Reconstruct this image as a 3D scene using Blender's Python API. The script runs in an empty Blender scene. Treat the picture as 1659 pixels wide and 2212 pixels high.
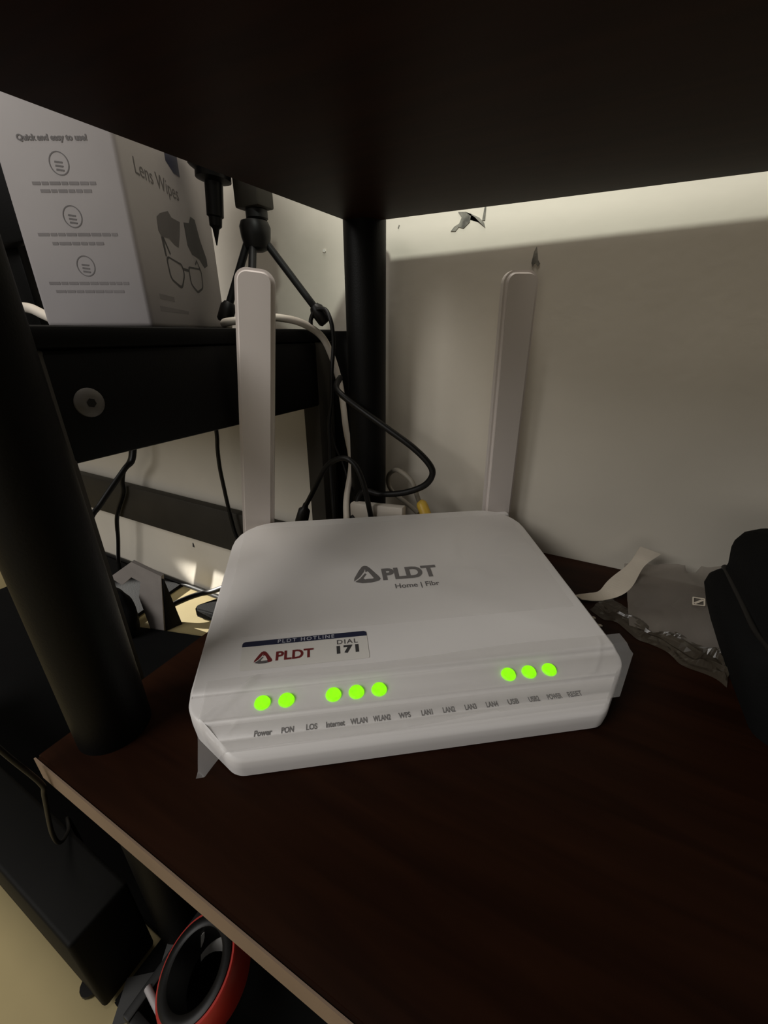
import bpy, bmesh, math, random
from mathutils import Vector, noise, Matrix
random.seed(7)
S = 0.18                       # metres per working unit (camera height above the shelf = 1 unit)
sc = bpy.context.scene
COL = sc.collection

# ------------------------------------------------------------------ camera
F_PX, W_PX, H_PX = 880.0, 1659.0, 2212.0
PITCH, YAW = math.atan(384 / 880), math.radians(27.5)
cam_d = bpy.data.cameras.new('camera')
cam_d.sensor_fit = 'VERTICAL'; cam_d.sensor_height = 24.0
cam_d.lens = 24.0 * F_PX / H_PX
cam_d.clip_start = 0.005
cam = bpy.data.objects.new('camera', cam_d); COL.objects.link(cam)
cam.location = (0, 0, S)
cam.rotation_euler = (math.pi / 2 - PITCH, 0, YAW)
sc.camera = cam

# ------------------------------------------------------------------ world, lights, exposure
world = bpy.data.worlds.new('room_air'); sc.world = world; world.use_nodes = True
bgn = world.node_tree.nodes['Background']
bgn.inputs['Color'].default_value = (1.0, 0.93, 0.84, 1); bgn.inputs['Strength'].default_value = 0.055

def light(name, kind, loc, target, energy, color, **kw):
    d = bpy.data.lights.new(name, kind); d.energy = energy; d.color = color
    for k, v in kw.items(): setattr(d, k, v)
    o = bpy.data.objects.new(name, d); COL.objects.link(o)
    o.location = Vector(loc) * S
    o.rotation_euler = (Vector(target) - Vector(loc)).to_track_quat('-Z', 'Y').to_euler()
    return o
# daylight from the window on the left of the room
light('window_daylight', 'AREA', (-4.6, -6.5, 6.0), (-0.8, 1.2, 0.4), 15.5, (1.0, 0.97, 0.93), shape='RECTANGLE', size=0.9, size_y=0.8)
# added fill from the open front, low enough to reach under the board
light('front_fill', 'AREA', (0.0, -9.0, 1.8), (-0.6, 1.5, 0.6), 2.0, (1.0, 0.94, 0.86), shape='RECTANGLE', size=1.2, size_y=0.6)
# added overhead fill, brightening the wall below the gap behind the board
light('overhead_fill', 'AREA', (-0.9, 0.9, 7.5), (-0.9, 0.9, 0.0), 7.0, (1.0, 0.93, 0.84), shape='DISK', size=0.45)
# lamp standing above the upper board
light('lamp_above_board', 'SPOT', (-0.45, 0.55, 2.45), (-0.3, 1.96, 1.40), 2.9, (0.95, 1.0, 0.90), spot_size=math.radians(95), spot_blend=0.8, shadow_soft_size=0.010)
# low sun reaching the wall under the desk
light('low_sun', 'SPOT', (-11.0, 0.45, 1.1), (-2.36, 1.79, -1.10), 650.0, (1.0, 0.96, 0.88), spot_size=math.radians(4.0), spot_blend=0.25, shadow_soft_size=0.004)

vs = sc.view_settings
vs.view_transform = 'Standard'; vs.look = 'None'; vs.exposure = 0.0; vs.gamma = 1.0; vs.use_curve_mapping = False

# ------------------------------------------------------------------ materials
MATS = {}
def mat(name, col, rough=0.5, metal=0.0, var=0.12, scale=30.0, bump=0.0, bscale=200.0, spec=0.5, coat=0.0):
    m = bpy.data.materials.new(name); m.use_nodes = True
    nt = m.node_tree; b = nt.nodes['Principled BSDF']
    b.inputs['Roughness'].default_value = rough; b.inputs['Metallic'].default_value = metal
    b.inputs['Specular IOR Level'].default_value = spec; b.inputs['Coat Weight'].default_value = coat
    tc = nt.nodes.new('ShaderNodeTexCoord')
    n = nt.nodes.new('ShaderNodeTexNoise'); n.inputs['Scale'].default_value = scale; n.inputs['Detail'].default_value = 4
    nt.links.new(tc.outputs['Object'], n.inputs['Vector'])
    r = nt.nodes.new('ShaderNodeValToRGB')
    r.color_ramp.elements[0].position = 0.3; r.color_ramp.elements[1].position = 0.7
    r.color_ramp.elements[0].color = (*[c * (1 - var) for c in col], 1)
    r.color_ramp.elements[1].color = (*[min(1, c * (1 + var)) for c in col], 1)
    nt.links.new(n.outputs['Fac'], r.inputs['Fac']); nt.links.new(r.outputs['Color'], b.inputs['Base Color'])
    if bump:
        n2 = nt.nodes.new('ShaderNodeTexNoise'); n2.inputs['Scale'].default_value = bscale; n2.inputs['Detail'].default_value = 3
        nt.links.new(tc.outputs['Object'], n2.inputs['Vector'])
        bp = nt.nodes.new('ShaderNodeBump'); bp.inputs['Strength'].default_value = bump; bp.inputs['Distance'].default_value = 0.001
        nt.links.new(n2.outputs['Fac'], bp.inputs['Height']); nt.links.new(bp.outputs['Normal'], b.inputs['Normal'])
    MATS[name] = m; return m

def wood(name, c0, c1, rough):
    m = mat(name, c0, rough, spec=0.08); nt = m.node_tree; b = nt.nodes['Principled BSDF']
    tc = nt.nodes.new('ShaderNodeTexCoord'); mp = nt.nodes.new('ShaderNodeMapping'); mp.inputs['Scale'].default_value = (6, 60, 60)
    nt.links.new(tc.outputs['Object'], mp.inputs['Vector'])
    n = nt.nodes.new('ShaderNodeTexNoise'); n.inputs['Scale'].default_value = 2.0; n.inputs['Detail'].default_value = 6; n.inputs['Distortion'].default_value = 0.6
    nt.links.new(mp.outputs['Vector'], n.inputs['Vector'])
    r = nt.nodes.new('ShaderNodeValToRGB'); r.color_ramp.elements[0].color = (*c0, 1); r.color_ramp.elements[1].color = (*c1, 1)
    r.color_ramp.elements[0].position = .3; r.color_ramp.elements[1].position = .75
    nt.links.new(n.outputs['Fac'], r.inputs['Fac']); nt.links.new(r.outputs['Color'], b.inputs['Base Color'])
    return m

def film(name, col, alpha, rough):
    m = bpy.data.materials.new(name); m.use_nodes = True; nt = m.node_tree
    b = nt.nodes['Principled BSDF']; b.inputs['Base Color'].default_value = (*col, 1); b.inputs['Roughness'].default_value = rough
    tc = nt.nodes.new('ShaderNodeTexCoord'); n = nt.nodes.new('ShaderNodeTexNoise'); n.inputs['Scale'].default_value = 25; n.inputs['Detail'].default_value = 2
    nt.links.new(tc.outputs['Object'], n.inputs['Vector'])
    mr = nt.nodes.new('ShaderNodeMapRange'); mr.inputs['From Min'].default_value = .3; mr.inputs['From Max'].default_value = .7
    mr.inputs['To Min'].default_value = alpha * 0.85; mr.inputs['To Max'].default_value = alpha * 1.15
    nt.links.new(n.outputs['Fac'], mr.inputs['Value']); nt.links.new(mr.outputs['Result'], b.inputs['Alpha'])
    MATS[name] = m; return m

def glow(name, col, strength):
    m = bpy.data.materials.new(name); m.use_nodes = True; nt = m.node_tree
    b = nt.nodes['Principled BSDF']; b.inputs['Base Color'].default_value = (.05, .1, .02, 1)
    tc = nt.nodes.new('ShaderNodeTexCoord'); n = nt.nodes.new('ShaderNodeTexNoise'); n.inputs['Scale'].default_value = 500
    nt.links.new(tc.outputs['Object'], n.inputs['Vector'])
    r = nt.nodes.new('ShaderNodeValToRGB'); r.color_ramp.elements[0].color = (*[c * .85 for c in col], 1); r.color_ramp.elements[1].color = (*col, 1)
    r.color_ramp.elements[0].position = .3; r.color_ramp.elements[1].position = .6
    nt.links.new(n.outputs['Fac'], r.inputs['Fac']); nt.links.new(r.outputs['Color'], b.inputs['Emission Color'])
    b.inputs['Emission Strength'].default_value = strength
    MATS[name] = m; return m

M_WALL = mat('painted_wall', (.66, .61, .52), .85, var=.05, scale=9, bump=.15, bscale=120)
M_FLOOR = mat('beige_floor', (.36, .29, .14), .6, var=.10, scale=7)
M_WOOD = wood('brown_laminate', (.013, .0042, .0016), (.024, .0080, .0032), .5)
M_EDGE = mat('tan_edge_band', (.22, .15, .10), .6, var=.1)
M_BLACK = mat('black_powder_coat', (.0025, .0023, .002), .5, bump=.1, bscale=900, spec=.15)
M_FRAME = mat('charcoal_frame', (.030, .026, .020), .6, spec=.3)
M_DGREY = mat('dark_grey_plastic', (.008, .008, .008), .5, spec=.3)
M_RUBBER = mat('black_rubber', (.005, .0045, .004), .45, spec=.3)
M_CASE = mat('black_steel_case', (.0035, .0034, .003), .6, spec=.12)
M_CLOTH = mat('black_cloth', (.004, .004, .004), .9, bump=.3, bscale=700, spec=.15)
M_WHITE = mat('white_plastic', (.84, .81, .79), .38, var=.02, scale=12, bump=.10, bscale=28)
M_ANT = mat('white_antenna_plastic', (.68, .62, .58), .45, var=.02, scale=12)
M_CABLEW = mat('white_cable', (.66, .60, .52), .5)
M_CABLEG = mat('grey_cable', (.28, .25, .20), .5)
M_YEL = mat('yellow_plastic', (.75, .48, .06), .45)
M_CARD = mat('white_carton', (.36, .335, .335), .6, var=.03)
M_INKG = mat('grey_print', (.11, .10, .10), .6)
M_INKM = mat('pale_grey_print', (.17, .155, .155), .6)
M_INKD = mat('dark_print', (.045, .043, .045), .6)
M_NAVY = mat('navy_print', (.010, .014, .05), .5)
M_RED = mat('dark_red_print', (.17, .012, .014), .5)
M_STICK = mat('sticker_paper', (.80, .77, .72), .5, var=.02)
M_WPRINT = mat('light_print', (.55, .56, .62), .5)
M_LED = glow('green_led', (.27, .95, .0), 1.1)
M_TAPE = film('clear_tape', (.80, .78, .76), .20, .18)
M_BAG = film('clear_plastic_bag', (.20, .175, .15), .66, .40)
M_FOIL = film('crumpled_film', (.075, .062, .045), .60, .20)
M_STRIP = mat('paper_strip', (.62, .55, .45), .6)
M_STEEL = mat('bolt_steel', (.13, .12, .11), .5, metal=.5)
M_REDTAPE = mat('red_plastic', (.42, .030, .020), .40, var=.15)
M_GREYP = mat('grey_card', (.30, .27, .25), .7)
M_CORE = mat('grey_core', (.45, .44, .42), .6)

# ------------------------------------------------------------------ helpers
def empty(name, loc, label, cat, group=None):
    o = bpy.data.objects.new(name, None); COL.objects.link(o); o.empty_display_size = .01
    o.location = Vector(loc) * S; tag(o, label, cat, group); return o
def tag(o, label=None, cat=None, group=None, kind=None):
    if label: o['label'] = label
    if cat: o['category'] = cat
    if group: o['group'] = group
    if kind: o['kind'] = kind
    return o
def root_loc(p):
    v = Vector((0, 0, 0))
    while p is not None: v += p.location; p = p.parent
    return v
def obj(name, verts, faces, material, parent=None, smooth=False, origin=None):
    """verts in working units, world axes; the mesh is stored relative to its parent (or origin)"""
    base = root_loc(parent) if parent else Vector((0, 0, 0))
    org = Vector(origin) * S if origin is not None else (Vector((0, 0, 0)) if parent else Vector((sum(v[0] for v in verts) / len(verts), sum(v[1] for v in verts) / len(verts), min(v[2] for v in verts))) * S)
    if parent: org = base
    me = bpy.data.meshes.new(name)
    me.from_pydata([Vector(v) * S - org for v in verts], [], faces); me.update()
    me.materials.append(material)
    if smooth: me.polygons.foreach_set('use_smooth', [True] * len(me.polygons))
    o = bpy.data.objects.new(name, me); COL.objects.link(o)
    if parent: o.parent = parent
    else: o.location = org
    return o
def from_bm(name, bm, material, parent=None, smooth=False):
    bm.verts.ensure_lookup_table(); bm.verts.index_update()
    vs_ = [tuple(v.co) for v in bm.verts]; fs = [tuple(v.index for v in f.verts) for f in bm.faces]
    bm.free(); return obj(name, vs_, fs, material, parent, smooth)
def autosmooth(o, ang=40):
    me = o.data; me.polygons.foreach_set('use_smooth', [True] * len(me.polygons))
    bm = bmesh.new(); bm.from_mesh(me)
    for e in bm.edges:
        if len(e.link_faces) == 2 and e.calc_face_angle(0) > math.radians(ang): e.smooth = False
    bm.to_mesh(me); bm.free(); return o
def box_bm(x0, x1, y0, y1, z0, z1, bev=.012, seg=2):
    bm = bmesh.new(); bmesh.ops.create_cube(bm, size=1)
    for v in bm.verts: v.co = Vector(((x0 + x1) / 2 + v.co.x * (x1 - x0), (y0 + y1) / 2 + v.co.y * (y1 - y0), (z0 + z1) / 2 + v.co.z * (z1 - z0)))
    if bev: bmesh.ops.bevel(bm, geom=bm.edges[:], offset=bev, segments=seg, affect='EDGES', profile=.5)
    return bm
def rbox(name, ext, material, parent=None, bev=.012, seg=2):
    return autosmooth(from_bm(name, box_bm(*ext, bev, seg), material, parent))
def prism(name, poly, z0, z1, material, parent=None, bev=0.0):
    bm = bmesh.new(); vsb = [bm.verts.new((x, y, z0)) for x, y in poly]
    f = bm.faces.new(vsb); r = bmesh.ops.extrude_face_region(bm, geom=[f])
    for g in r['geom']:
        if isinstance(g, bmesh.types.BMVert): g.co.z = z1
    bmesh.ops.recalc_face_normals(bm, faces=bm.faces[:])
    if bev: bmesh.ops.bevel(bm, geom=bm.edges[:], offset=bev, segments=2, affect='EDGES')
    return autosmooth(from_bm(name, bm, material, parent))
def plate(name, pts, n, th, material, parent=None, bev=0.0):
    """closed plate: polygon pts (3-D) extruded along n by th"""
    n = Vector(n).normalized(); bm = bmesh.new(); f = bm.faces.new([bm.verts.new(p) for p in pts])
    r = bmesh.ops.extrude_face_region(bm, geom=[f])
    for g in r['geom']:
        if isinstance(g, bmesh.types.BMVert): g.co += n * th
    bmesh.ops.recalc_face_normals(bm, faces=bm.faces[:])
    if bev: bmesh.ops.bevel(bm, geom=bm.edges[:], offset=bev, segments=2, affect='EDGES')
    return from_bm(name, bm, material, parent)
def lathe(name, prof, base, axis, material, parent=None, n=28):
    """prof: (radius, distance along axis) from base"""
    a = Vector(axis).normalized(); p = a.orthogonal().normalized(); q = a.cross(p); base = Vector(base)
    V, Fc = [], []
    for r, h in prof:
        for k in range(n):
            t = 2 * math.pi * k / n; V.append(base + a * h + (p * math.cos(t) + q * math.sin(t)) * r)
    for i in range(len(prof) - 1):
        for k in range(n):
            k2 = (k + 1) % n; Fc.append((i * n + k, i * n + k2, (i + 1) * n + k2, (i + 1) * n + k))
    Fc.append(tuple(range(n - 1, -1, -1))); Fc.append(tuple((len(prof) - 1) * n + k for k in range(n)))
    return autosmooth(obj(name, V, Fc, material, parent))
def spline(pts, k=8):
    P = [Vector(p) for p in pts]; P = [P[0] * 2 - P[1]] + P + [P[-1] * 2 - P[-2]]; out = []
    for i in range(1, len(P) - 2):
        for s in range(k):
            t = s / k; a, b, c, d = P[i - 1], P[i], P[i + 1], P[i + 2]
            out.append(.5 * ((2 * b) + (c - a) * t + (2 * a - 5 * b + 4 * c - d) * t * t + (3 * b - a - 3 * c + d) * t ** 3))
    out.append(P[-2]); return out
def tube(name, pts, r, material, parent=None, n=10, k=8, smooth_path=True):
    P = spline(pts, k) if smooth_path else [Vector(p) for p in pts]
    rr = r if callable(r) else (lambda t: r)
    V, Fc = [], []; up = None
    for i, p in enumerate(P):
        t = (P[min(i + 1, len(P) - 1)] - P[max(i - 1, 0)]).normalized()
        up = t.orthogonal().normalized() if up is None else (up - t * up.dot(t)).normalized()
        q = t.cross(up); R_ = rr(i / (len(P) - 1))
        for j in range(n):
            a = 2 * math.pi * j / n; V.append(p + (up * math.cos(a) + q * math.sin(a)) * R_)
    for i in range(len(P) - 1):
        for j in range(n):
            j2 = (j + 1) % n; Fc.append((i * n + j, i * n + j2, (i + 1) * n + j2, (i + 1) * n + j))
    Fc.append(tuple(range(n - 1, -1, -1))); Fc.append(tuple((len(P) - 1) * n + j for j in range(n)))
    return autosmooth(obj(name, V, Fc, material, parent), 60)
def flat_decal(name, polys, mapf, material, parent, th=.0007):
    """flat print: list of 2-D polygons laid on a surface by mapf(x, y, lift)"""
    V, Fc = [], []
    for poly in polys:
        i0 = len(V); V += [mapf(x, y, th) for x, y in poly]; Fc.append(tuple(range(i0, len(V))))
    return obj(name, V, Fc, material, parent)
def text_print(name, s, x0, y0, x1, y1, mapf, material, parent, offset=0.0, space=1.0, th=.0009):
    """lettering fitted into the box x0..x1, y0..y1 of a surface"""
    cu = bpy.data.curves.new('lettering', 'FONT'); cu.body = s; cu.size = 1; cu.offset = offset; cu.space_character = space; cu.resolution_u = 4
    to = bpy.data.objects.new('lettering', cu); COL.objects.link(to)
    dg = bpy.context.evaluated_depsgraph_get(); me = bpy.data.meshes.new_from_object(to.evaluated_get(dg))
    vs_ = [v.co.copy() for v in me.vertices]; fs = [tuple(p.vertices) for p in me.polygons]
    bpy.data.objects.remove(to); bpy.data.curves.remove(cu); bpy.data.meshes.remove(me)
    ax, bx = min(v.x for v in vs_), max(v.x for v in vs_); ay, by = min(v.y for v in vs_), max(v.y for v in vs_)
    V = [mapf(x0 + (v.x - ax) / (bx - ax) * (x1 - x0), y0 + (v.y - ay) / (by - ay) * (y1 - y0), th) for v in vs_]
    return obj(name, V, fs, material, parent)

# ================================================================== the setting
YW, ZF = 1.96, -1.09
wall = from_bm('wall_back', box_bm(-9, 6, YW, YW + .25, ZF, 7, 0), M_WALL); tag(wall, 'pale painted wall behind the shelf and the desk', 'wall', kind='structure')
floor = from_bm('floor', box_bm(-9, 6, -7, YW + .25, ZF - .2, ZF, 0), M_FLOOR); tag(floor, 'beige floor at the bottom left', 'floor', kind='structure')
def wall_chip(pts, m, name='paint_chip'):
    return plate(name, [(x, YW - .0005, z) for x, z in pts], (0, -1, 0), .003, m, wall)
M_CHIP = mat('peeled_paint', (.20, .19, .16), .8, var=.6, scale=160)
M_CHIPL = mat('light_filler', (.80, .77, .70), .8)
wall_chip([(-.70, 1.400), (-.685, 1.415), (-.665, 1.424), (-.655, 1.445), (-.672, 1.465), (-.64, 1.462), (-.60, 1.440), (-.575, 1.418), (-.553, 1.400), (-.560, 1.418), (-.58, 1.436), (-.615, 1.452), (-.62, 1.425), (-.645, 1.405), (-.665, 1.412), (-.68, 1.398)], M_CHIP)
wall_chip([(-.568, 1.425), (-.562, 1.47), (-.556, 1.47), (-.556, 1.425)], M_CHIP)
wall_chip([(-.950, 1.434), (-.945, 1.446), (-.941, 1.445), (-.947, 1.433)], M_CHIP)
wall_chip([(-1.362, 1.376), (-1.355, 1.386), (-1.345, 1.384), (-1.343, 1.375), (-1.352, 1.370)], M_CHIPL)
wall_chip([(-.352, 1.262), (-.347, 1.300), (-.339, 1.318), (-.334, 1.300), (-.328, 1.272), (-.318, 1.258), (-.326, 1.248), (-.338, 1.262), (-.345, 1.248)], M_CHIP)
wall_chip([(-2.85, -.655), (-2.842, -.615), (-2.832, -.618), (-2.828, -.655)], M_INKD, 'nail_hole')

# ================================================================== shelving unit (posts, shelf, upper board)
unit = empty('shelving_unit', (-.9, .95, ZF), 'dark brown two-tier shelving unit with round black metal posts', 'shelf')
prism('shelf_board', [(-1.13, .217), (1.25, .217), (1.25, 1.955), (-1.13, 1.955)], -.085, 0.0, M_WOOD, unit, .006)
plate('edge_band', [(-1.13, .2155, -.080), (1.25, .2155, -.080), (1.25, .2155, -.004), (-1.13, .2155, -.004)], (0, -1, 0), .004, M_EDGE, unit)
prism('upper_board', [(-1.135, .22), (1.25, .22), (1.25, 1.79), (-1.045, 1.735)], 1.418, 1.500, M_WOOD, unit, .006)
for (x, y) in ((-1.035, .366), (-1.0, 1.747)):
    lathe('post', [(.080, ZF), (.089, ZF + .01), (.089, 1.46)], (x, y, 0), (0, 0, 1), M_BLACK, unit, 40)
for (x, y) in ((1.15, .366), (1.15, 1.747)):
    lathe('post', [(.080, ZF), (.089, ZF + .01), (.089, 1.46)], (x, y, 0), (0, 0, 1), M_BLACK, unit, 24)

# ================================================================== neighbouring desk
desk = empty('desk', (-2.6, 1.2, ZF), 'black metal-framed desk beside the shelving unit', 'desk')
rbox('desk_top', (-4.6, -1.30, .46, 1.94, .965, 1.022), M_CASE, desk, .012)
rbox('side_beam', (-1.42, -1.305, .50, 1.93, .655, .964), M_BLACK, desk, .014)
rbox('leg', (-1.44, -1.303, .46, .60, ZF, .964), M_FRAME, desk, .012)
rbox('leg', (-1.408, -1.303, 1.77, 1.93, ZF, .964), M_FRAME, desk, .008)
rbox('rear_plate', (-1.300, -1.140, 1.90, 1.945, ZF, 1.015), M_BLACK, desk, .006)
rbox('back_stretcher', (-4.5, -1.41, 1.83, 1.90, -.475, -.150), M_FRAME, desk, .012)
bolt = lathe('bolt', [(.038, 0), (.041, .002), (.040, .006), (.030, .012), (.020, .013)], (-1.306, .672, .820), (1, 0, 0), M_STEEL, desk, 28)
lathe('hex_socket', [(.013, 0), (.013, .0015)], (-1.2928, .672, .820), (1, 0, 0), M_RUBBER, bolt, 6)

# ================================================================== router
RO = Vector((-.612, .416, 0)); RA = math.radians(35.75)
EU = Vector((math.cos(RA), math.sin(RA), 0)); EV = Vector((-math.sin(RA), math.cos(RA), 0))
def rw(u, v, z): return RO + EU * u + EV * v + Vector((0, 0, z))
PROF = [(0, .064), (.02, .074), (.045, .080), (.088, .088), (.098, .098), (.165, .113), (.180, .123), (.985, .243)]
def rtop(v):
    v = max(0, min(.985, v))
    for (a, za), (b, zb) in zip(PROF, PROF[1:]):
        if v <= b: return za + (zb - za) * (v - a) / (b - a)
    return PROF[-1][1]
def arc(cx, cy, r, a0, a1, n):
    return [(cx + r * math.cos(math.radians(a0 + (a1 - a0) * i / n)), cy + r * math.sin(math.radians(a0 + (a1 - a0) * i / n))) for i in range(n + 1)]
def round_poly(corners, seg=6):
    out = []; N = len(corners)
    for i in range(N):
        x, y, r = corners[i]; p = Vector((x, y)); a = Vector(corners[i - 1][:2]); b = Vector(corners[(i + 1) % N][:2])
        da, db = (a - p).normalized(), (b - p).normalized(); ang = da.angle(db); t = r / math.tan(ang / 2)
        c = p + (da + db).normalized() * (r / math.sin(ang / 2)); s = p + da * t; e = p + db * t
        a0 = math.atan2(s.y - c.y, s.x - c.x); a1 = math.atan2(e.y - c.y, e.x - c.x); d = (a1 - a0 + math.pi) % (2 * math.pi) - math.pi
        out += [(c.x + r * math.cos(a0 + d * k / seg), c.y + r * math.sin(a0 + d * k / seg)) for k in range(seg + 1)]
    return out
OUT = [(-.012, 0, .06), (.962, 0, .06), (1.100, .130, .07), (1.100, .985, .16), (-.145, .985, .16), (-.145, .135, .07)]
router = empty('wifi_router', rw(.475, .49, 0), 'white wifi router with two upright antennas and glowing green lights', 'router')
def with_cuts(poly):
    """the outline with extra points where the side edges cross the profile's stations"""
    out = []
    for i, (x, y) in enumerate(poly):
        x2, y2 = poly[(i + 1) % len(poly)]; out.append((x, y))
        ts = sorted((v - y) / (y2 - y) for v, _ in PROF[1:-1] if abs(y2 - y) > 1e-6 and 1e-3 < (v - y) / (y2 - y) < 1 - 1e-3)
        out += [(x + (x2 - x) * t, y + (y2 - y) * t) for t in ts]
    return out
OUTL = with_cuts(round_poly(OUT))
def inset(d):
    cx, cy = .4775, .49
    return [(x - math.copysign(min(d, abs(x - cx)), x - cx) * min(1, abs(x - cx) / .45), y - math.copysign(min(d, abs(y - cy)), y - cy) * min(1, abs(y - cy) / .4)) for x, y in OUTL]
bm = bmesh.new()
top_outline = inset(.007)
bm.faces.new([bm.verts.new((x, y, 0)) for x, y in top_outline])
for v, _ in PROF[1:-1]:
    bmesh.ops.bisect_plane(bm, geom=bm.verts[:] + bm.edges[:] + bm.faces[:], plane_co=(0, v, 0), plane_no=(0, 1, 0), dist=1e-5)
for w in bm.verts: w.co.z = rtop(w.co.y)
if sum((f.normal.z for f in bm.faces)) < 0: bmesh.ops.reverse_faces(bm, faces=bm.faces[:])
rings = []
for d, lo in ((.012, 'z0'), (.003, 'z1'), (0, 'mid'), (0, 'e0'), (.002, 'e1'), (.007, 'e2')):
    ring = []
    for x, y in inset(d):
        zt = rtop(y)
        ring.append(bm.verts.new((x, y, {'z0': 0.0, 'z1': .008, 'mid': zt * .55, 'e0': zt - .008, 'e1': zt - .003, 'e2': zt}[lo])))
    rings.append(ring)
n = len(rings[0])
for a, b in zip(rings, rings[1:]):
    for i in range(n): bm.faces.new((a[i], a[(i + 1) % n], b[(i + 1) % n], b[i]))
bm.faces.new(rings[0][::-1])
bmesh.ops.remove_doubles(bm, verts=bm.verts[:], dist=2e-5)
bmesh.ops.recalc_face_normals(bm, faces=bm.faces[:])
for w in bm.verts: w.co = rw(*w.co)
body = autosmooth(from_bm('body', bm, M_WHITE, router), 30)
def on_r(u, v, lift): return rw(u, v, rtop(v) + lift)

# antennas
def antenna(u0, z0, u1, z1, v, w):
    # flat rounded paddle in the plane v = const, swept from (u0, z0) to (u1, z1)
    ax = Vector((u1 - u0, z1 - z0)); L = ax.length; ax.normalize(); sx = Vector((ax.y, -ax.x))
    pts = round_poly([(-w * .47, 0, .02), (w * .47, 0, .02), (w * .5, L, .045), (-w * .5, L, .045)], 6)
    b = bmesh.new(); f = b.faces.new([b.verts.new((p.x * 1.0, 0, p.y)) for p in [Vector((u0, z0)) + sx * a + ax * c for a, c in pts]])
    r = bmesh.ops.extrude_face_region(b, geom=[f])
    for g in r['geom']:
        if isinstance(g, bmesh.types.BMVert): g.co.y += .055
    bmesh.ops.recalc_face_normals(b, faces=b.faces[:])
    bmesh.ops.bevel(b, geom=[e for e in b.edges if abs(e.verts[0].co.y - e.verts[1].co.y) < 1e-6], offset=.014, segments=3, affect='EDGES')
    for q in b.verts: q.co = rw(q.co.x, q.co.y + v, q.co.z)
    o = autosmooth(from_bm('antenna', b, M_ANT, router), 35)
    hb = box_bm(u0 - .045, u0 + .045, v - .03, v + .05, max(.03, z0 - .06), z0 + .03, .012)
    for q in hb.verts: q.co = rw(*q.co)
    autosmooth(from_bm('hinge', hb, M_WHITE, o)); return o
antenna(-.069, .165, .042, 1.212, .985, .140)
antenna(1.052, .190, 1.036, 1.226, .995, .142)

# status lights and the lettering below them
for k in (0, 1, 3, 4, 5, 11, 12, 13):
    u = .048 + .0623 * k; V = [on_r(u + .0215 * math.cos(a), .128 + .0195 * math.sin(a), .0012) for a in [2 * math.pi * i / 24 for i in range(24)]]
    Vt = [on_r(u + .0185 * math.cos(a), .128 + .0165 * math.sin(a), .0078) for a in [2 * math.pi * i / 24 for i in range(24)]]
    led = obj('status_light', V + Vt, [tuple(range(24, 48))] + [(i, (i + 1) % 24, 24 + (i + 1) % 24, 24 + i) for i in range(24)], M_LED, router)
LBL = [('Power', .044), ('PON', .031), ('LOS', .028), ('Internet', .048), ('WLAN', .044), ('WLAN2', .046), ('WPS', .032), ('LAN1', .030), ('LAN2', .033), ('LAN3', .032), ('LAN4', .033), ('USB', .031), ('USB2', .031), ('POWER', .042), ('RESET', .042)]
for k, (t, w) in enumerate(LBL):
    u = .056 + .0602 * k
    text_print('light_caption', t, u - w / 2, .049, u + w / 2, .0645, on_r, M_INKG, router, .03)

# logo: rounded triangle with a cut-out and a swoosh
def logo_polys(x0, y0, w, h):
    def T(p): return (x0 + p[0] * w, y0 + p[1] * h)
    left = [(.0, .13), (.02, .30), (.22, .72), (.36, .95), (.46, 1.0), (.56, .97), (.47, .80), (.40, .62), (.22, .34)]
    right = [(.56, .97), (.66, .85), (.95, .32), (1.0, .18), (.93, .08), (.80, .04), (.72, .22), (.74, .26), (.60, .58), (.55, .66), (.47, .60), (.47, .80)]
    low = [(.04, .10), (.30, .0), (.60, .0), (.80, .04), (.72, .22), (.48, .22), (.42, .20), (.36, .27), (.50, .50), (.44, .55), (.24, .28)]
    return [[T(p) for p in q] for q in (left, right)], [[T(p) for p in low]]
up_, lo_ = logo_polys(.326, .545, .098, .096)
flat_decal('logo', up_ + lo_, on_r, M_INKG, router)
text_print('brand_lettering', 'PLDT', .432, .552, .640, .616, on_r, M_INKG, router, .045)
text_print('brand_lettering', 'Home | Fibr', .470, .497, .632, .528, on_r, M_INKG, router, .02)

# hotline sticker
stk = flat_decal('sticker', [round_poly([(-.024, .225, .006), (.345, .225, .006), (.345, .327, .010), (-.030, .327, .010)], 4)], on_r, M_STICK, router, .0012)
flat_decal('header_band', [round_poly([(-.029, .3075, .001), (.3445, .3075, .001), (.3445, .3265, .009), (-.0295, .3265, .009)], 4)], on_r, M_NAVY, stk, .0018)
text_print('header_lettering', 'PLDT HOTLINE', .075, .3105, .245, .3235, on_r, M_WPRINT, stk, .01, 1.3, .0024)
up_, lo_ = logo_polys(.012, .243, .052, .043)
flat_decal('sticker_logo', up_, on_r, M_RED, stk, .0018); flat_decal('sticker_logo', lo_, on_r, M_INKG, stk, .0018)
text_print('sticker_lettering', 'PLDT', .073, .248, .182, .280, on_r, M_RED, stk, .03, 1.0, .0020)
text_print('sticker_lettering', 'DIAL', .252, .284, .315, .300, on_r, M_INKG, stk, .01, 1.2, .0020)
text_print('sticker_lettering', '171', .250, .249, .316, .278, on_r, M_INKD, stk, .065, 1.25, .0020)

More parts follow.
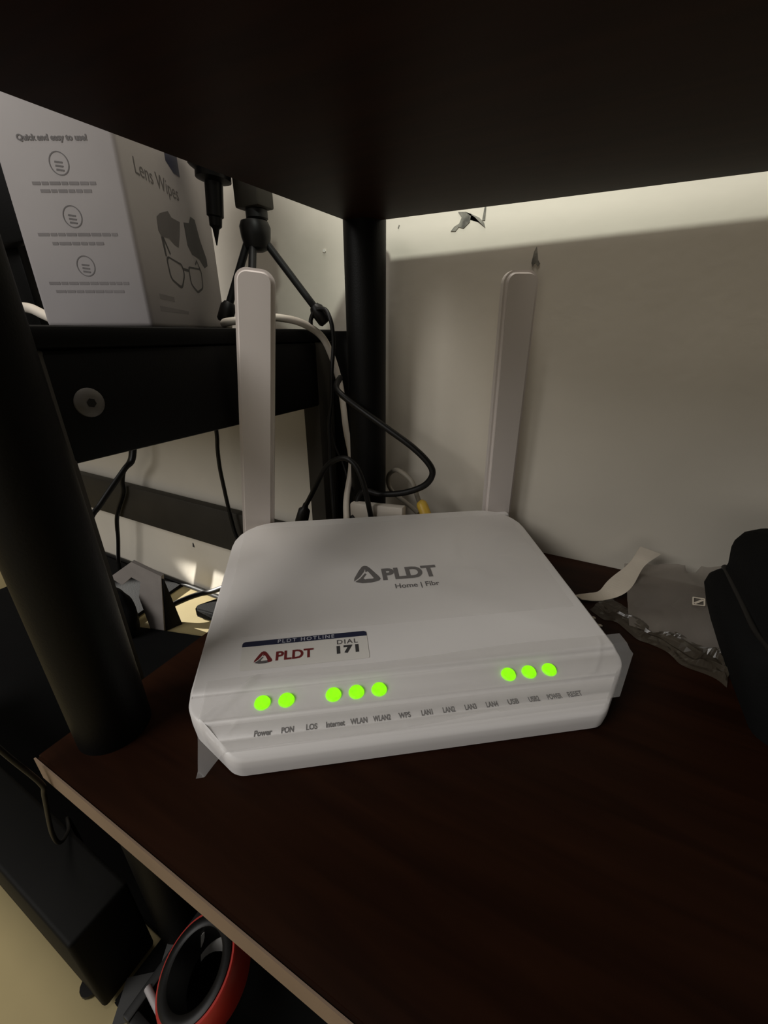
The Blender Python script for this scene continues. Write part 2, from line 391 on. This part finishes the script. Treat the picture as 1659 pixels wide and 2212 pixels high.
# clear tape across the front, ends sticking out past the chamfered corners; ridges where it bridges the edges
RIDGES = [([(.03, .186), (.30, .178), (.62, .178), (.95, .172)], .0035, .006), ([(-.10, .092), (.0, .088), (.45, .092), (.60, .090), (.93, .088), (.985, .105), (1.03, .15), (1.06, .20)], .0045, .007),
          ([(.42, .028), (.52, .034), (.66, .033)], .005, .006), ([(-.11, .085), (-.06, .13), (.02, .185)], .008, .008), ([(-.085, .085), (-.02, .15), (.03, .20)], .005, .006), ([(-.06, .03), (-.01, .085)], .004, .006)]
def seg_dist(px, py, a, b):
    dx, dy = b[0] - a[0], b[1] - a[1]; t = max(0, min(1, ((px - a[0]) * dx + (py - a[1]) * dy) / (dx * dx + dy * dy)))
    return math.hypot(px - a[0] - t * dx, py - a[1] - t * dy)
NU, NV = 220, 40; V, Fc = [], []
for i in range(NU + 1):
    for j in range(NV + 1):
        t = j / NV; k = i / NU
        v = .016 + .185 * t + .020 * k + .004 * math.sin(k * 11); u = -.108 + (min(1.14, .985 + 1.05 * v) + .108) * k
        lift = .0028 + .002 * max(0, noise.noise((u * 5, v * 14, .3)))
        for path, hgt, wd in RIDGES:
            d = min(seg_dist(u, v, a, b) for a, b in zip(path, path[1:])); lift += 1.4 * hgt * math.exp(-(d / wd) ** 2)
        z = rtop(v) + lift
        out_l = max(0, -.012 - (v / .135) * .133 - u); z -= 1.1 * out_l + 2 * out_l ** 2      # hangs down past the left chamfer
        V.append(rw(u, v, max(.004, z)))
for i in range(NU):
    for j in range(NV): a = i * (NV + 1) + j; Fc.append((a, a + NV + 1, a + NV + 2, a + 1))
obj('clear_tape', V, Fc, M_TAPE, router, True)
# protective film still lying on the lid, with bubbles and creases
M_FILM = film('protective_film', (.80, .77, .74), .12, .18)
BUB = [(.775, .535, .055, .030, .010, -.5), (.74, .72, .030, .085, .007, -.4), (.97, .74, .075, .045, .009, .3), (1.04, .66, .05, .04, .007, .2), (.02, .44, .030, .12, .006, .1), (.13, .42, .035, .11, .005, .15), (.20, .66, .10, .05, .004, .4), (.95, .60, .06, .04, .005, -.3), (.05, .80, .05, .06, .004, .0), (.50, .80, .12, .03, .003, .0)]
CRE = [([(.93, .66), (1.0, .69), (1.04, .67), (1.07, .58)], .005, .007), ([(1.0, .69), (1.03, .74), (1.06, .76)], .004, .006), ([(.90, .63), (.96, .61)], .004, .008), ([(.86, .575), (.94, .565)], .003, .008)]
NU, NV = 130, 80; V, Fc = [], []
for i in range(NU + 1):
    for j in range(NV + 1):
        u = -.105 + 1.165 * i / NU; v = .345 + .585 * j / NV; lift = .0030 + .0008 * noise.noise((u * 4, v * 4, .1))
        for bu, bv, ru, rv, hh, an in BUB:
            x, y = u - bu, v - bv; x, y = x * math.cos(an) + y * math.sin(an), -x * math.sin(an) + y * math.cos(an); q = (x / ru) ** 2 + (y / rv) ** 2
            if q < 4: lift += 1.7 * hh * math.exp(-q * 1.5)
        for path, hgt, wd in CRE:
            d = min(seg_dist(u, v, a, b) for a, b in zip(path, path[1:]))
            if d < .03: lift += hgt * math.exp(-(d / wd) ** 2)
        V.append(rw(u, v, rtop(v) + max(.0024, lift)))
for i in range(NU):
    for j in range(NV): a = i * (NV + 1) + j; Fc.append((a, a + NV + 1, a + NV + 2, a + 1))
obj('protective_film', V, Fc, M_FILM, router, True)

# ================================================================== cables and plugs behind the router
CW = [(-1.70, 1.60, 1.040), (-1.58, 1.47, 1.042), (-1.50, 1.40, 1.046), (-1.44, 1.40, 1.052), (-1.390, 1.495, 1.065), (-1.360, 1.579, 1.068), (-1.300, 1.665, 1.049), (-1.262, 1.762, .994), (-1.240, 1.809, .909), (-1.222, 1.844, .785), (-1.205, 1.846, .671), (-1.175, 1.822, .533), (-1.125, 1.784, .371), (-1.07, 1.640, .228), (-1.03, 1.570, .150), (-.985, 1.50, .125)]
tag(tube('ethernet_cable', [(-1.95, 1.80, 1.040), (-1.84, 1.74, 1.040)] + CW, .0165, M_CABLEW), 'white cable arching over the desk edge down behind the router', 'cable')
tag(tube('power_cable', [(-1.185, 1.80, .80), (-1.13, 1.68, .775), (-1.070, 1.620, .751), (-.961, 1.620, .686), (-.830, 1.620, .615), (-.704, 1.620, .545), (-.628, 1.630, .479), (-.610, 1.640, .425), (-.650, 1.640, .364), (-.749, 1.630, .316), (-.867, 1.620, .293), (-.939, 1.610, .301), (-.975, 1.60, .26), (-.985, 1.56, .16)], .0145, M_RUBBER), 'thick black cable looping in front of the post and wall', 'cable')
pc = empty('adapter_cable', (-1.26, 1.44, 0), 'black cable with a flared plug behind the router beside the left antenna', 'cable')
tube('cord', [(-1.234, 1.500, .196), (-1.187, 1.500, .270), (-1.099, 1.500, .414), (-1.044, 1.500, .465), (-.980, 1.500, .487), (-.925, 1.500, .460), (-.886, 1.500, .380), (-.87, 1.52, .26), (-.87, 1.55, .15)], .0125, M_RUBBER, pc)
lathe('plug', [(.030, 0), (.034, .02), (.030, .09), (.016, .105), (.013, .13)], (-1.268, 1.500, .095), (.36, 0, 1), M_RUBBER, pc, 16)
ge = empty('patch_cable', (-.70, 1.70, 0), 'grey looped cable with a yellow plug at the back of the router', 'cable')
tube('cord', [(-.686, 1.700, .238), (-.713, 1.700, .305), (-.743, 1.710, .354), (-.815, 1.740, .381), (-.895, 1.83, .348), (-.950, 1.875, .295), (-.95, 1.885, .235), (-.900, 1.860, .204), (-.799, 1.800, .190), (-.708, 1.740, .174)], .012, M_CABLEG, ge)
lathe('plug', [(.012, 0), (.024, .012), (.027, .03), (.027, .085), (.022, .09)], (-.690, 1.706, .262), (.05, -.03, -.07), M_YEL, ge, 16)
tag(tube('thin_cable', [(-1.272, 1.80, .60), (-1.262, 1.81, .562), (-1.25, 1.82, .441), (-1.20, 1.815, .345), (-1.145, 1.77, .267), (-1.10, 1.70, .194), (-1.06, 1.62, .10)], .0055, M_DGREY), 'thin dark cable hanging in front of the rear desk leg', 'cable')
hb = box_bm(-1.0, -.715, 1.555, 1.60, .165, .245, .01)
for q in hb.verts: q.co.z += (q.co.x + 1.0) * .10
tag(autosmooth(from_bm('white_connector', hb, M_CABLEW)), 'flat white connector peeking over the back edge of the router', 'connector')

# thin cables hanging under the desk
def hang(pts, r, label):
    tag(tube('hanging_cable', pts, r, M_RUBBER), label, 'cable', 'cables hanging under the desk')
hang([(-2.99, 1.80, .955), (-3.06, 1.80, .4), (-3.129, 1.800, .142), (-3.27, 1.800, .01), (-3.337, 1.800, -.098), (-3.37, 1.800, -.204), (-3.51, 1.800, -.379), (-3.585, 1.800, -.504), (-3.653, 1.800, -.701), (-3.74, 1.800, -.916), (-3.76, 1.79, -1.045)], .017, 'thin wavy black cable hanging down to the floor beneath the desk')
hang([(-1.50, .93, .955), (-1.50, .91, .75), (-1.50, .871, .587), (-1.50, .830, .550), (-1.50, .765, .494), (-1.50, .712, .447), (-1.50, .671, .410), (-1.52, .63, .30), (-1.62, .62, -.2), (-1.70, .72, -1.055)], .010, 'black cable slanting down to the left under the desk beam')
hang([(-2.10, 1.78, .955), (-2.11, 1.78, .7), (-2.118, 1.780, .429), (-2.134, 1.780, .323), (-2.142, 1.780, .198), (-2.135, 1.780, .069), (-2.125, 1.780, -.063), (-2.110, 1.780, -.205), (-2.09, 1.78, -.30), (-2.03, 1.79, -.52), (-1.9, 1.79, -1.06)], .0125, 'black cable hanging just left of the left antenna')
hang([(-2.80, 1.50, -1.075), (-2.76, 1.587, -1.0), (-2.720, 1.705, -.985), (-2.66, 1.80, -.975), (-2.56, 1.86, -.95), (-2.3, 1.90, -.80)], .022, 'thick black cable lying across the sunlit wall base')
tag(tube('floor_cable', [(-4.6, 1.925, -1.068), (-3.8, 1.93, -1.068), (-3.2, 1.925, -1.066), (-2.6, 1.93, -1.068), (-2.0, 1.925, -1.068), (-1.5, 1.93, -1.068)], .020, M_RUBBER), 'black cable running along the foot of the wall', 'cable')

# ================================================================== carton of lens wipes
BP = Vector((-1.47, 1.04, 0)); BR = Vector((math.cos(YAW), math.sin(YAW), 0)); BH = Vector((-math.sin(YAW), math.cos(YAW), 0))
BZ0, BZ1, BW_, BD = 1.0225, 1.86, .382, .735
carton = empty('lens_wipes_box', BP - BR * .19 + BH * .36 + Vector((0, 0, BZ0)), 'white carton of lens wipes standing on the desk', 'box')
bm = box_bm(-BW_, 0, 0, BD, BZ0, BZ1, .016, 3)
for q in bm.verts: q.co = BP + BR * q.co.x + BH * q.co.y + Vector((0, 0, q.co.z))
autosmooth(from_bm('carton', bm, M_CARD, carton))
def f1(s, z, lift): return BP + BR * s - BH * lift + Vector((0, 0, z))
def f2(s, z, lift): return BP + BH * s + BR * lift + Vector((0, 0, z))
text_print('carton_lettering', 'Quick and easy to use!', -.302, 1.540, -.086, 1.561, f1, M_INKG, carton, .045)
def ringpoly(cx, cz, r, rr, n=28):
    return [[(cx + a_ * math.cos(t), cz + a_ * math.sin(t)) for a_, t in ((r, t0), (r, t1), (rr, t1), (rr, t0))] for t0, t1 in [(2 * math.pi * i / n, 2 * math.pi * (i + 1) / n) for i in range(n)]]
for i, (cx_, cz_) in enumerate(((-.191, 1.489), (-.191, 1.351), (-.188, 1.212))):
    flat_decal('pictogram', ringpoly(cx_, cz_, .031, .028) + [[(cx_ - .014, cz_ - .008 + k * .010), (cx_ + .010, cz_ - .010 + k * .010), (cx_ + .012, cz_ - .006 + k * .010), (cx_ - .012, cz_ - .003 + k * .010)] for k in range(-1, 2)], f1, M_INKG, carton)
for (a, b, z) in ((-.292, -.090, 1.439), (-.272, -.109, 1.419), (-.320, -.057, 1.302), (-.280, -.106, 1.277), (-.329, -.055, 1.161), (-.313, -.071, 1.136)):
    polys = []; x = a
    while x < b - .01:
        w = random.uniform(.018, .042); polys.append([(x, z - .0042), (min(x + w, b), z - .0042), (min(x + w, b), z + .0042), (x, z + .0042)]); x += w + .004
    flat_decal('small_print', polys, f1, M_INKM, carton)
text_print('carton_lettering', 'Lens Wipes', .085, 1.474, .40, 1.535, f2, M_INKG, carton, .0)
flat_decal('ribbon', [[(.335, 1.66), (.335, 1.600), (.39, 1.577), (.444, 1.580), (.444, 1.66)]], f2, M_NAVY, carton)
flat_decal('printed_wipe', [[(.178, 1.390), (.209, 1.408), (.278, 1.430), (.301, 1.414), (.371, 1.414), (.348, 1.363), (.321, 1.318), (.290, 1.321), (.248, 1.336), (.192, 1.331), (.172, 1.347)]], f2, M_INKG, carton)
flat_decal('printed_wipe', [[(.407, 1.421), (.463, 1.430), (.488, 1.458), (.529, 1.455), (.556, 1.384), (.600, 1.319), (.599, 1.291), (.560, 1.277), (.512, 1.306), (.443, 1.313), (.411, 1.341)]], f2, M_INKD, carton)
def outline(pts, w):
    P = [Vector(p) for p in pts]; c = sum(P, Vector((0, 0))) / len(P); Q = [p + (c - p) * (w / (c - p).length) for p in P]; N = len(P)
    return [[tuple(P[i]), tuple(P[(i + 1) % N]), tuple(Q[(i + 1) % N]), tuple(Q[i])] for i in range(N)]
g1 = round_poly([(.193, 1.275, .02), (.200, 1.195, .03), (.290, 1.166, .03), (.338, 1.225, .03), (.325, 1.262, .02)][::1], 5)
g2 = round_poly([(.380, 1.262, .015), (.378, 1.195, .03), (.440, 1.164, .03), (.510, 1.190, .03), (.520, 1.270, .02)], 5)
flat_decal('printed_glasses', outline(g1, .010) + outline(g2, .010) + [[(.325, 1.250), (.383, 1.250), (.383, 1.240), (.325, 1.240)], [(.193, 1.27), (.185, 1.33), (.200, 1.34), (.240, 1.285), (.232, 1.28), (.203, 1.320), (.203, 1.27)], [(.51, 1.265), (.48, 1.30), (.455, 1.28), (.462, 1.275), (.482, 1.29), (.50, 1.262)]], f2, M_INKD, carton)
flat_decal('small_print', [[(.087, 1.120), (.20, 1.116), (.20, 1.133), (.087, 1.137)], [(.075, 1.080), (.31, 1.076), (.31, 1.088), (.075, 1.096)]], f2, M_INKM, carton)

# ================================================================== little tripod on the desk
tri = empty('mini_tripod', (-1.47, 1.62, 1.022), 'small black tripod with spread legs on the desk by the wall', 'tripod')
hx, hy = -1.472, 1.616
lathe('hub', [(.030, 1.335), (.052, 1.345), (.062, 1.385), (.066, 1.425), (.058, 1.445), (.036, 1.452)], (hx, hy, 0), (0, 0, 1), M_RUBBER, tri, 20)
lathe('collar', [(.040, 1.450), (.046, 1.456), (.046, 1.485), (.030, 1.49)], (hx + .012, hy + .006, 0), (0, 0, 1), M_DGREY, tri, 20)
rbox('head', (hx - .055, hx + .075, hy - .05, hy + .05, 1.488, 1.66), M_FRAME, tri, .008)
def leg(a, b, foot):
    tube('leg', [a, b], .0165, M_DGREY, tri, smooth_path=False)
    d = (Vector(b) - Vector(a)).normalized(); f = Vector(b)
    lathe('foot', [(.022, -.09), (.034, -.07), (.034, -.01), (.026, .0)], f, d, M_RUBBER, tri, 16)
leg((hx - .02, hy - .02, 1.39), (-1.600, 1.486, 1.050), 0)
leg((hx + .035, hy + .02, 1.37), (-1.225, 1.762, 1.050), 0)
leg((hx, hy - .02, 1.38), (-1.40, 1.45, 1.050), 0)
# arm reaching to the left from the hidden head with a stepped nozzle pointing down
tube('side_arm', [(hx, hy, 1.64), (-1.55, 1.545, 1.66), (-1.585, 1.515, 1.64)], .03, M_RUBBER, tri, k=4)
lathe('nozzle', [(.022, 0), (.095, .005), (.095, .035), (.070, .050), (.070, .075), (.036, .085), (.034, .20), (.027, .205), (.025, .235), (.014, .245), (.002, .305)], (-1.575, 1.525, 1.655), (-.08, -.06, -1), M_RUBBER, tri, 20)
tag(tube('tripod_lead', [(-1.30, 1.71, 1.034), (-1.280, 1.71, 1.040), (-1.278, 1.715, 1.066), (-1.254, 1.72, 1.100), (-1.205, 1.725, 1.105), (-1.170, 1.715, 1.063), (-1.160, 1.715, 1.014), (-1.160, 1.715, .943), (-1.165, 1.70, .839), (-1.175, 1.70, .706), (-1.19, 1.69, .589), (-1.17, 1.66, .47), (-1.13, 1.60, .30), (-1.09, 1.55, .12)], .010, M_RUBBER), 'black lead looped around the right foot of the tripod', 'cable')

# ================================================================== monitor and lead far left on the desk
mon = empty('monitor', (-3.9, 1.72, 1.022), 'black monitor on a stand behind the lens wipes carton', 'monitor')
rbox('screen_housing', (-5.4, -3.30, 1.62, 1.72, 1.530, 2.15), M_BLACK, mon, .02)
rbox('stand_column', (-3.93, -3.70, 1.73, 1.79, 1.03, 2.0), M_BLACK, mon, .012)
rbox('stand_base', (-4.2, -3.45, 1.50, 1.90, 1.0225, 1.04), M_BLACK, mon, .006)
tag(tube('desk_lead', [(-3.4, 1.30, 1.045), (-3.2, 1.30, 1.06), (-2.991, 1.300, 1.13), (-2.922, 1.300, 1.135), (-2.817, 1.300, 1.124), (-2.706, 1.300, 1.092), (-2.532, 1.300, 1.050), (-2.3, 1.32, 1.04)], .026, M_CABLEW), 'white cable on the desk left of the lens wipes carton', 'cable')

# ================================================================== right end of the shelf: black bag, plastic bag, paper strip
bb = empty('black_pouch', (.8, 1.4, 0), 'black soft case at the right end of the shelf', 'case')
LEFT = [(.516, 0.0), (.508, .02), (.479, .09), (.452, .15), (.430, .211), (.435, .245), (.450, .262), (.470, .278), (.474, .300), (.466, .36), (.468, .385), (.482, .412), (.51, .425)]
V, Fc = [], []; secs = []
for (xl, z) in LEFT:
    r = .05; xr = 1.03; y0, y1 = 1.12 + .10 * max(0, z - .25), 1.62
    pts = round_poly([(xl + .015, y0, .06), (xr, y0, .06), (xr, y1, .05), (xl, y1, .05)], 5); i0 = len(V)
    V += [(x, y, z + .01 * noise.noise((x * 4, y * 4, z * 4))) if z > 0 else (x, y, 0) for x, y in pts]; secs.append((i0, len(pts)))
for (a, n1), (b, _) in zip(secs, secs[1:]):
    for k in range(n1): Fc.append((a + k, a + (k + 1) % n1, b + (k + 1) % n1, b + k))
Fc.append(tuple(range(secs[0][0] + secs[0][1] - 1, secs[0][0] - 1, -1))); Fc.append(tuple(range(secs[-1][0], secs[-1][0] + secs[-1][1])))
autosmooth(obj('case_body', V, Fc, M_CLOTH, bb), 50)
tube('piping', [(.478, 1.60, .272), (.480, 1.40, .272), (.486, 1.18, .272), (.55, 1.125, .272), (.9, 1.12, .272)], .010, M_RUBBER, bb)

pb = empty('plastic_bag', (.32, 1.6, 0), 'crumpled clear plastic bag on the shelf between router and black case', 'bag')
NX, NY = 34, 22; V, Fc = [], []
for i in range(NX + 1):
    s = i / NX
    for j in range(NY + 1):
        t = j / NY
        a = Vector((.245, 1.50, .012)).lerp(Vector((.520, 1.46, .020)), s); b = Vector((.225, 1.90, .055)).lerp(Vector((.560, 1.84, .17)), s)
        p = a.lerp(b, t); p.z += .05 * math.sin(math.pi * t) * s * .6 + .016 * noise.noise((p.x * 9, p.y * 9, 1)) + .008 * abs(noise.noise((p.x * 26, p.y * 20, 4)))
        if t > .85 and .62 < s < .75: p.z -= .03 * (t - .85) / .15
        p.z = max(.003, p.z); V.append(p)
for i in range(NX):
    for j in range(NY): a = i * (NY + 1) + j; Fc.append((a, a + NY + 1, a + NY + 2, a + 1))
obj('bag_sheet', V, Fc, M_BAG, pb, True)
NX, NY = 46, 14; V, Fc = [], []
for i in range(NX + 1):
    s = i / NX
    for j in range(NY + 1):
        t = j / NY
        a = Vector((.110, 1.545, 0)).lerp(Vector((.505, 1.315, 0)), s); b = Vector((.165, 1.665, 0)).lerp(Vector((.545, 1.500, 0)), s)
        p = a.lerp(b, t)
        rid = (1 - abs(2 * noise.noise((s * 3 + t, t * 7, 2.2)))) ** 2
        p.z = .004 + (.25 + .75 * math.sin(math.pi * t)) * (.006 + .034 * s) * (.15 + .85 * rid) + .006 * abs(noise.noise((s * 16, t * 8, 7)))
        if j in (0, NY): p.z = .003
        p += Vector((noise.noise((s * 6, t * 3, 3)), noise.noise((s * 6, t * 3, 9)), 0)) * .030 * (1 if 0 < i else .3)
        V.append(p)
for i in range(NX):
    for j in range(NY): a = i * (NY + 1) + j; Fc += [(a, a + NY + 1, a + NY + 2), (a, a + NY + 2, a + 1)]
obj('crumpled_fold', V, Fc, M_FOIL, pb, False)
def on_bag(x, y, lift):
    s, t = .72 + x, .42 + y
    a = Vector((.245, 1.50, .012)).lerp(Vector((.520, 1.46, .020)), s); b = Vector((.225, 1.90, .055)).lerp(Vector((.560, 1.84, .17)), s)
    p = a.lerp(b, t); p.z += .05 * math.sin(math.pi * t) * s * .6 + .016 * noise.noise((p.x * 9, p.y * 9, 1)) + .012 + lift; return p
flat_decal('printed_mark', outline(round_poly([(-.06, -.05, .01), (.06, -.05, .01), (.06, .05, .01), (-.06, .05, .01)], 3), .018) + [[(-.05, -.02), (-.03, -.035), (.05, .02), (.03, .035)]], on_bag, M_STRIP, pb)

ctr = spline([(.065, 1.600, .012), (.12, 1.632, .012), (.165, 1.660, .022), (.20, 1.70, .05), (.235, 1.755, .09), (.265, 1.80, .135), (.293, 1.815, .185)], 6)
V, Fc = [], []
for i, p in enumerate(ctr):
    t = i / (len(ctr) - 1); d = (ctr[min(i + 1, len(ctr) - 1)] - ctr[max(i - 1, 0)]).normalized()
    w = Vector((.75, -.55, 0)).lerp(Vector((.95, .1, -.25)), min(1, t * 1.3)).normalized() * (.034 + .007 * math.cos(t * 12)) * (1 if t > .2 else .4 + 3 * t)
    nn = d.cross(w).normalized() * .0015
    V += [p - w - nn, p + w - nn, p + w + nn, p - w + nn]
for i in range(len(ctr) - 1):
    for k in range(4): a = i * 4; Fc.append((a + k, a + (k + 1) % 4, a + 4 + (k + 1) % 4, a + 4 + k))
Fc += [(3, 2, 1, 0), tuple(len(V) - 4 + k for k in range(4))]
tag(obj('paper_strip', V, Fc, M_STRIP), 'twisted white paper strip sticking up beside the router', 'strip')
for (x, y, r, lb) in ((.125, 1.495, .008, 'tiny pale crumb on the shelf nearer the paper strip'), (.150, 1.458, .007, 'tiny pale crumb on the shelf nearer the tape end')):
    bm = bmesh.new(); bmesh.ops.create_icosphere(bm, subdivisions=1, radius=r)
    for q in bm.verts: q.co = Vector((q.co.x * 1.4 + x, q.co.y + y, (q.co.z + r) * .6))
    tag(from_bm('paper_crumb', bm, M_STRIP), lb, 'crumb', 'crumbs beside the router')

# ================================================================== clutter on the floor below the desk
sc_ = empty('notched_carton', (-2.75, 1.45, ZF), 'grey cardboard piece with a notched edge standing under the desk', 'cardboard')
fa = [(-2.957, 1.329, -.632), (-2.749, 1.395, -.481), (-2.544, 1.459, -.576), (-2.640, 1.429, ZF + .001), (-2.745, 1.396, ZF + .001), (-2.767, 1.389, -.783), (-2.720, 1.404, -.644), (-2.784, 1.384, -.612), (-2.875, 1.355, -.690)]
plate('front_flap', fa, (.3, -.95, 0), -.03, M_GREYP, sc_)
plate('side_flap', [(-2.535, 1.468, -.60), (-2.60, 1.56, ZF + .001), (-2.64, 1.45, ZF + .001)], (1, .2, 0), -.02, M_DGREY, sc_)
dm = empty('dark_bundle', (-2.85, 1.30, ZF), 'dark rounded bundle in the notch of the grey cardboard', 'bundle')
bm = bmesh.new(); bmesh.ops.create_icosphere(bm, subdivisions=4, radius=1)
for q in bm.verts:
    p = q.co.copy(); k = 1 + .10 * noise.noise(p * 2.2); q.co = Vector((-2.86 + p.x * .16 * k, 1.27 + p.y * .10 * k, max(ZF + .001, -.90 + p.z * .24 * k)))
autosmooth(from_bm('bundle_body', bm, M_CLOTH, dm), 60)
tube('pale_tie', [(-2.94, 1.165, -.86), (-2.93, 1.155, -.92), (-2.915, 1.150, -.98)], .010, M_STRIP, dm)
mt = prism('mat_and_floor_shade', [(-4.4, .29), (-4.4, 1.90), (-3.05, 1.90), (-2.97, 1.325), (-2.2, 1.549), (-1.9, 1.62), (-.2, 1.62), (-.2, .76), (-.915, .76), (-.915, .11), (-1.085, .11), (-1.085, .29)], ZF + .0005, ZF + .03, M_CLOTH, None, .004)  # back left part is a dark sheet standing in for shaded floor
tag(mt, 'black mat beneath the desk and shelf, at back left standing in for floor shade', 'mat')
pz = empty('black_strap_pouch', (-2.45, 1.72, ZF), 'flat dark pouch on the floor against the sunlit wall base', 'pouch')
prism('pouch_body', round_poly([(-2.62, 1.66, .04), (-2.28, 1.70, .03), (-2.10, 1.88, .03), (-2.52, 1.86, .05)], 4), ZF + .0005, ZF + .09, M_CLOTH, pz, .012)

tw = empty('computer_case', (-1.9, .35, ZF), 'black box on feet standing on the floor at bottom left', 'case')
rbox('case_shell', (-3.0, -1.095, .088, .270, ZF + .018, -.66), M_CASE, tw, .014, 3)
for (x, y) in ((-1.20, .112), (-2.9, .112), (-1.20, .24), (-2.9, .24)):
    lathe('rubber_foot', [(.028, 0), (.034, .006), (.034, .022)], (x, y - .012, ZF), (0, 0, 1), M_RUBBER, tw, 16)
tag(tube('draped_cable', [(-1.10, .12, .35), (-1.095, .165, .10), (-1.09, .195, -.05), (-1.115, .195, -.12), (-1.206, .190, -.349), (-1.30, .21, -.520), (-1.42, .262, -.640), (-1.55, .30, -.74), (-1.60, .315, -1.045)], .006, M_RUBBER), 'black cable hanging past the left corner of the shelf', 'cable')

bn = empty('storage_bin', (-.55, .42, ZF), 'dark open-topped bin under the front of the shelf', 'bin')
for nm, e in (('bin_base', (-.90, -.10, .09, .72, ZF, ZF + .03)), ('bin_wall', (-.90, -.87, .09, .72, ZF + .03, -.80)), ('bin_wall', (-.13, -.10, .09, .72, ZF + .03, -.80)), ('bin_wall', (-.87, -.13, .09, .12, ZF + .03, -.80)), ('bin_wall', (-.87, -.13, .69, .72, ZF + .03, -.80))):
    rbox(nm, e, M_DGREY, bn, .006)
# red roll leaning in the bin
rc = Vector((-.735, .250, -.73)); ra = (Vector((0, 0, 1)) - rc).normalized().lerp(Vector((0, 0, 1)), .25).normalized() + Vector((-.62, -.18, .05)); ra.normalize()
rl = empty('red_tape_roll', rc - Vector((0, 0, .1)), 'red ring-shaped roll under the shelf edge', 'tape roll')
p_ = ra.orthogonal().normalized(); q_ = ra.cross(p_)
def ringmesh(name, prof, m):
    n = 48; V = []; Fc = []; L = len(prof)
    for k in range(n):
        t = 2 * math.pi * k / n; d = p_ * math.cos(t) + q_ * math.sin(t)
        for r, h in prof: V.append(rc + d * r + ra * h)
    for k in range(n):
        k2 = (k + 1) % n
        for i in range(L): Fc.append((k * L + i, k2 * L + i, k2 * L + (i + 1) % L, k * L + (i + 1) % L))
    return autosmooth(obj(name, V, Fc, m, rl), 50)
ringmesh('tape', [(.117, -.055), (.124, -.055), (.128, -.048), (.128, .030), (.124, .036), (.117, .036)], M_REDTAPE)
ringmesh('core', [(.088, -.055), (.1165, -.055), (.1165, .040), (.108, .044), (.094, .044), (.088, .040)], M_RUBBER)
# papers around the roll
def sheet(name, c, u, v, label, m):
    c, u, v = Vector(c), Vector(u), Vector(v); nrm = u.cross(v).normalized()
    tag(plate(name, [c - u - v, c + u - v, c + u + v, c - u + v], nrm, .006, m), label, 'card')
M_DCARD = mat('dark_grey_card', (.055, .055, .055), .7)
sheet('grey_card', (-.985, .305, -.99), (.035, .02, .01), (-.03, .085, .05), 'dark grey card standing between the shelf leg and the red roll', M_DCARD)
sheet('grey_card', (-1.00, .165, -1.045), (.06, .045, .0), (.035, -.045, .01), 'dark grey card lying flat below the red roll', M_DCARD)
cup = [rc + Vector((.0, .03, -.12)) + Vector((.075 * math.cos(a), .055 * math.sin(a), 0)) for a in [math.pi * k / 12 for k in range(13)]]
V = []; 
for p in cup: V += [p, p + Vector((.01, .02, .13)), p * 1.0 + Vector((0, .006, 0)), p + Vector((.01, .026, .13))]
Fc = []
for i in range(12):
    a = i * 4; b = a + 4; Fc += [(a, b, b + 1, a + 1), (a + 2, a + 3, b + 3, b + 2), (a + 1, b + 1, b + 3, a + 3), (a, a + 2, b + 2, b)]
tag(autosmooth(obj('curled_paper', V, Fc, M_CORE), 60), 'pale curled paper seen inside the red roll', 'paper')
tag(tube('white_stick', [(-.885, .160, -.80), (-.83, .149, -.80), (-.760, .136, -.80)], .010, M_CARD, None, 8), 'thin white stick below the red roll at the bottom edge', 'stick')
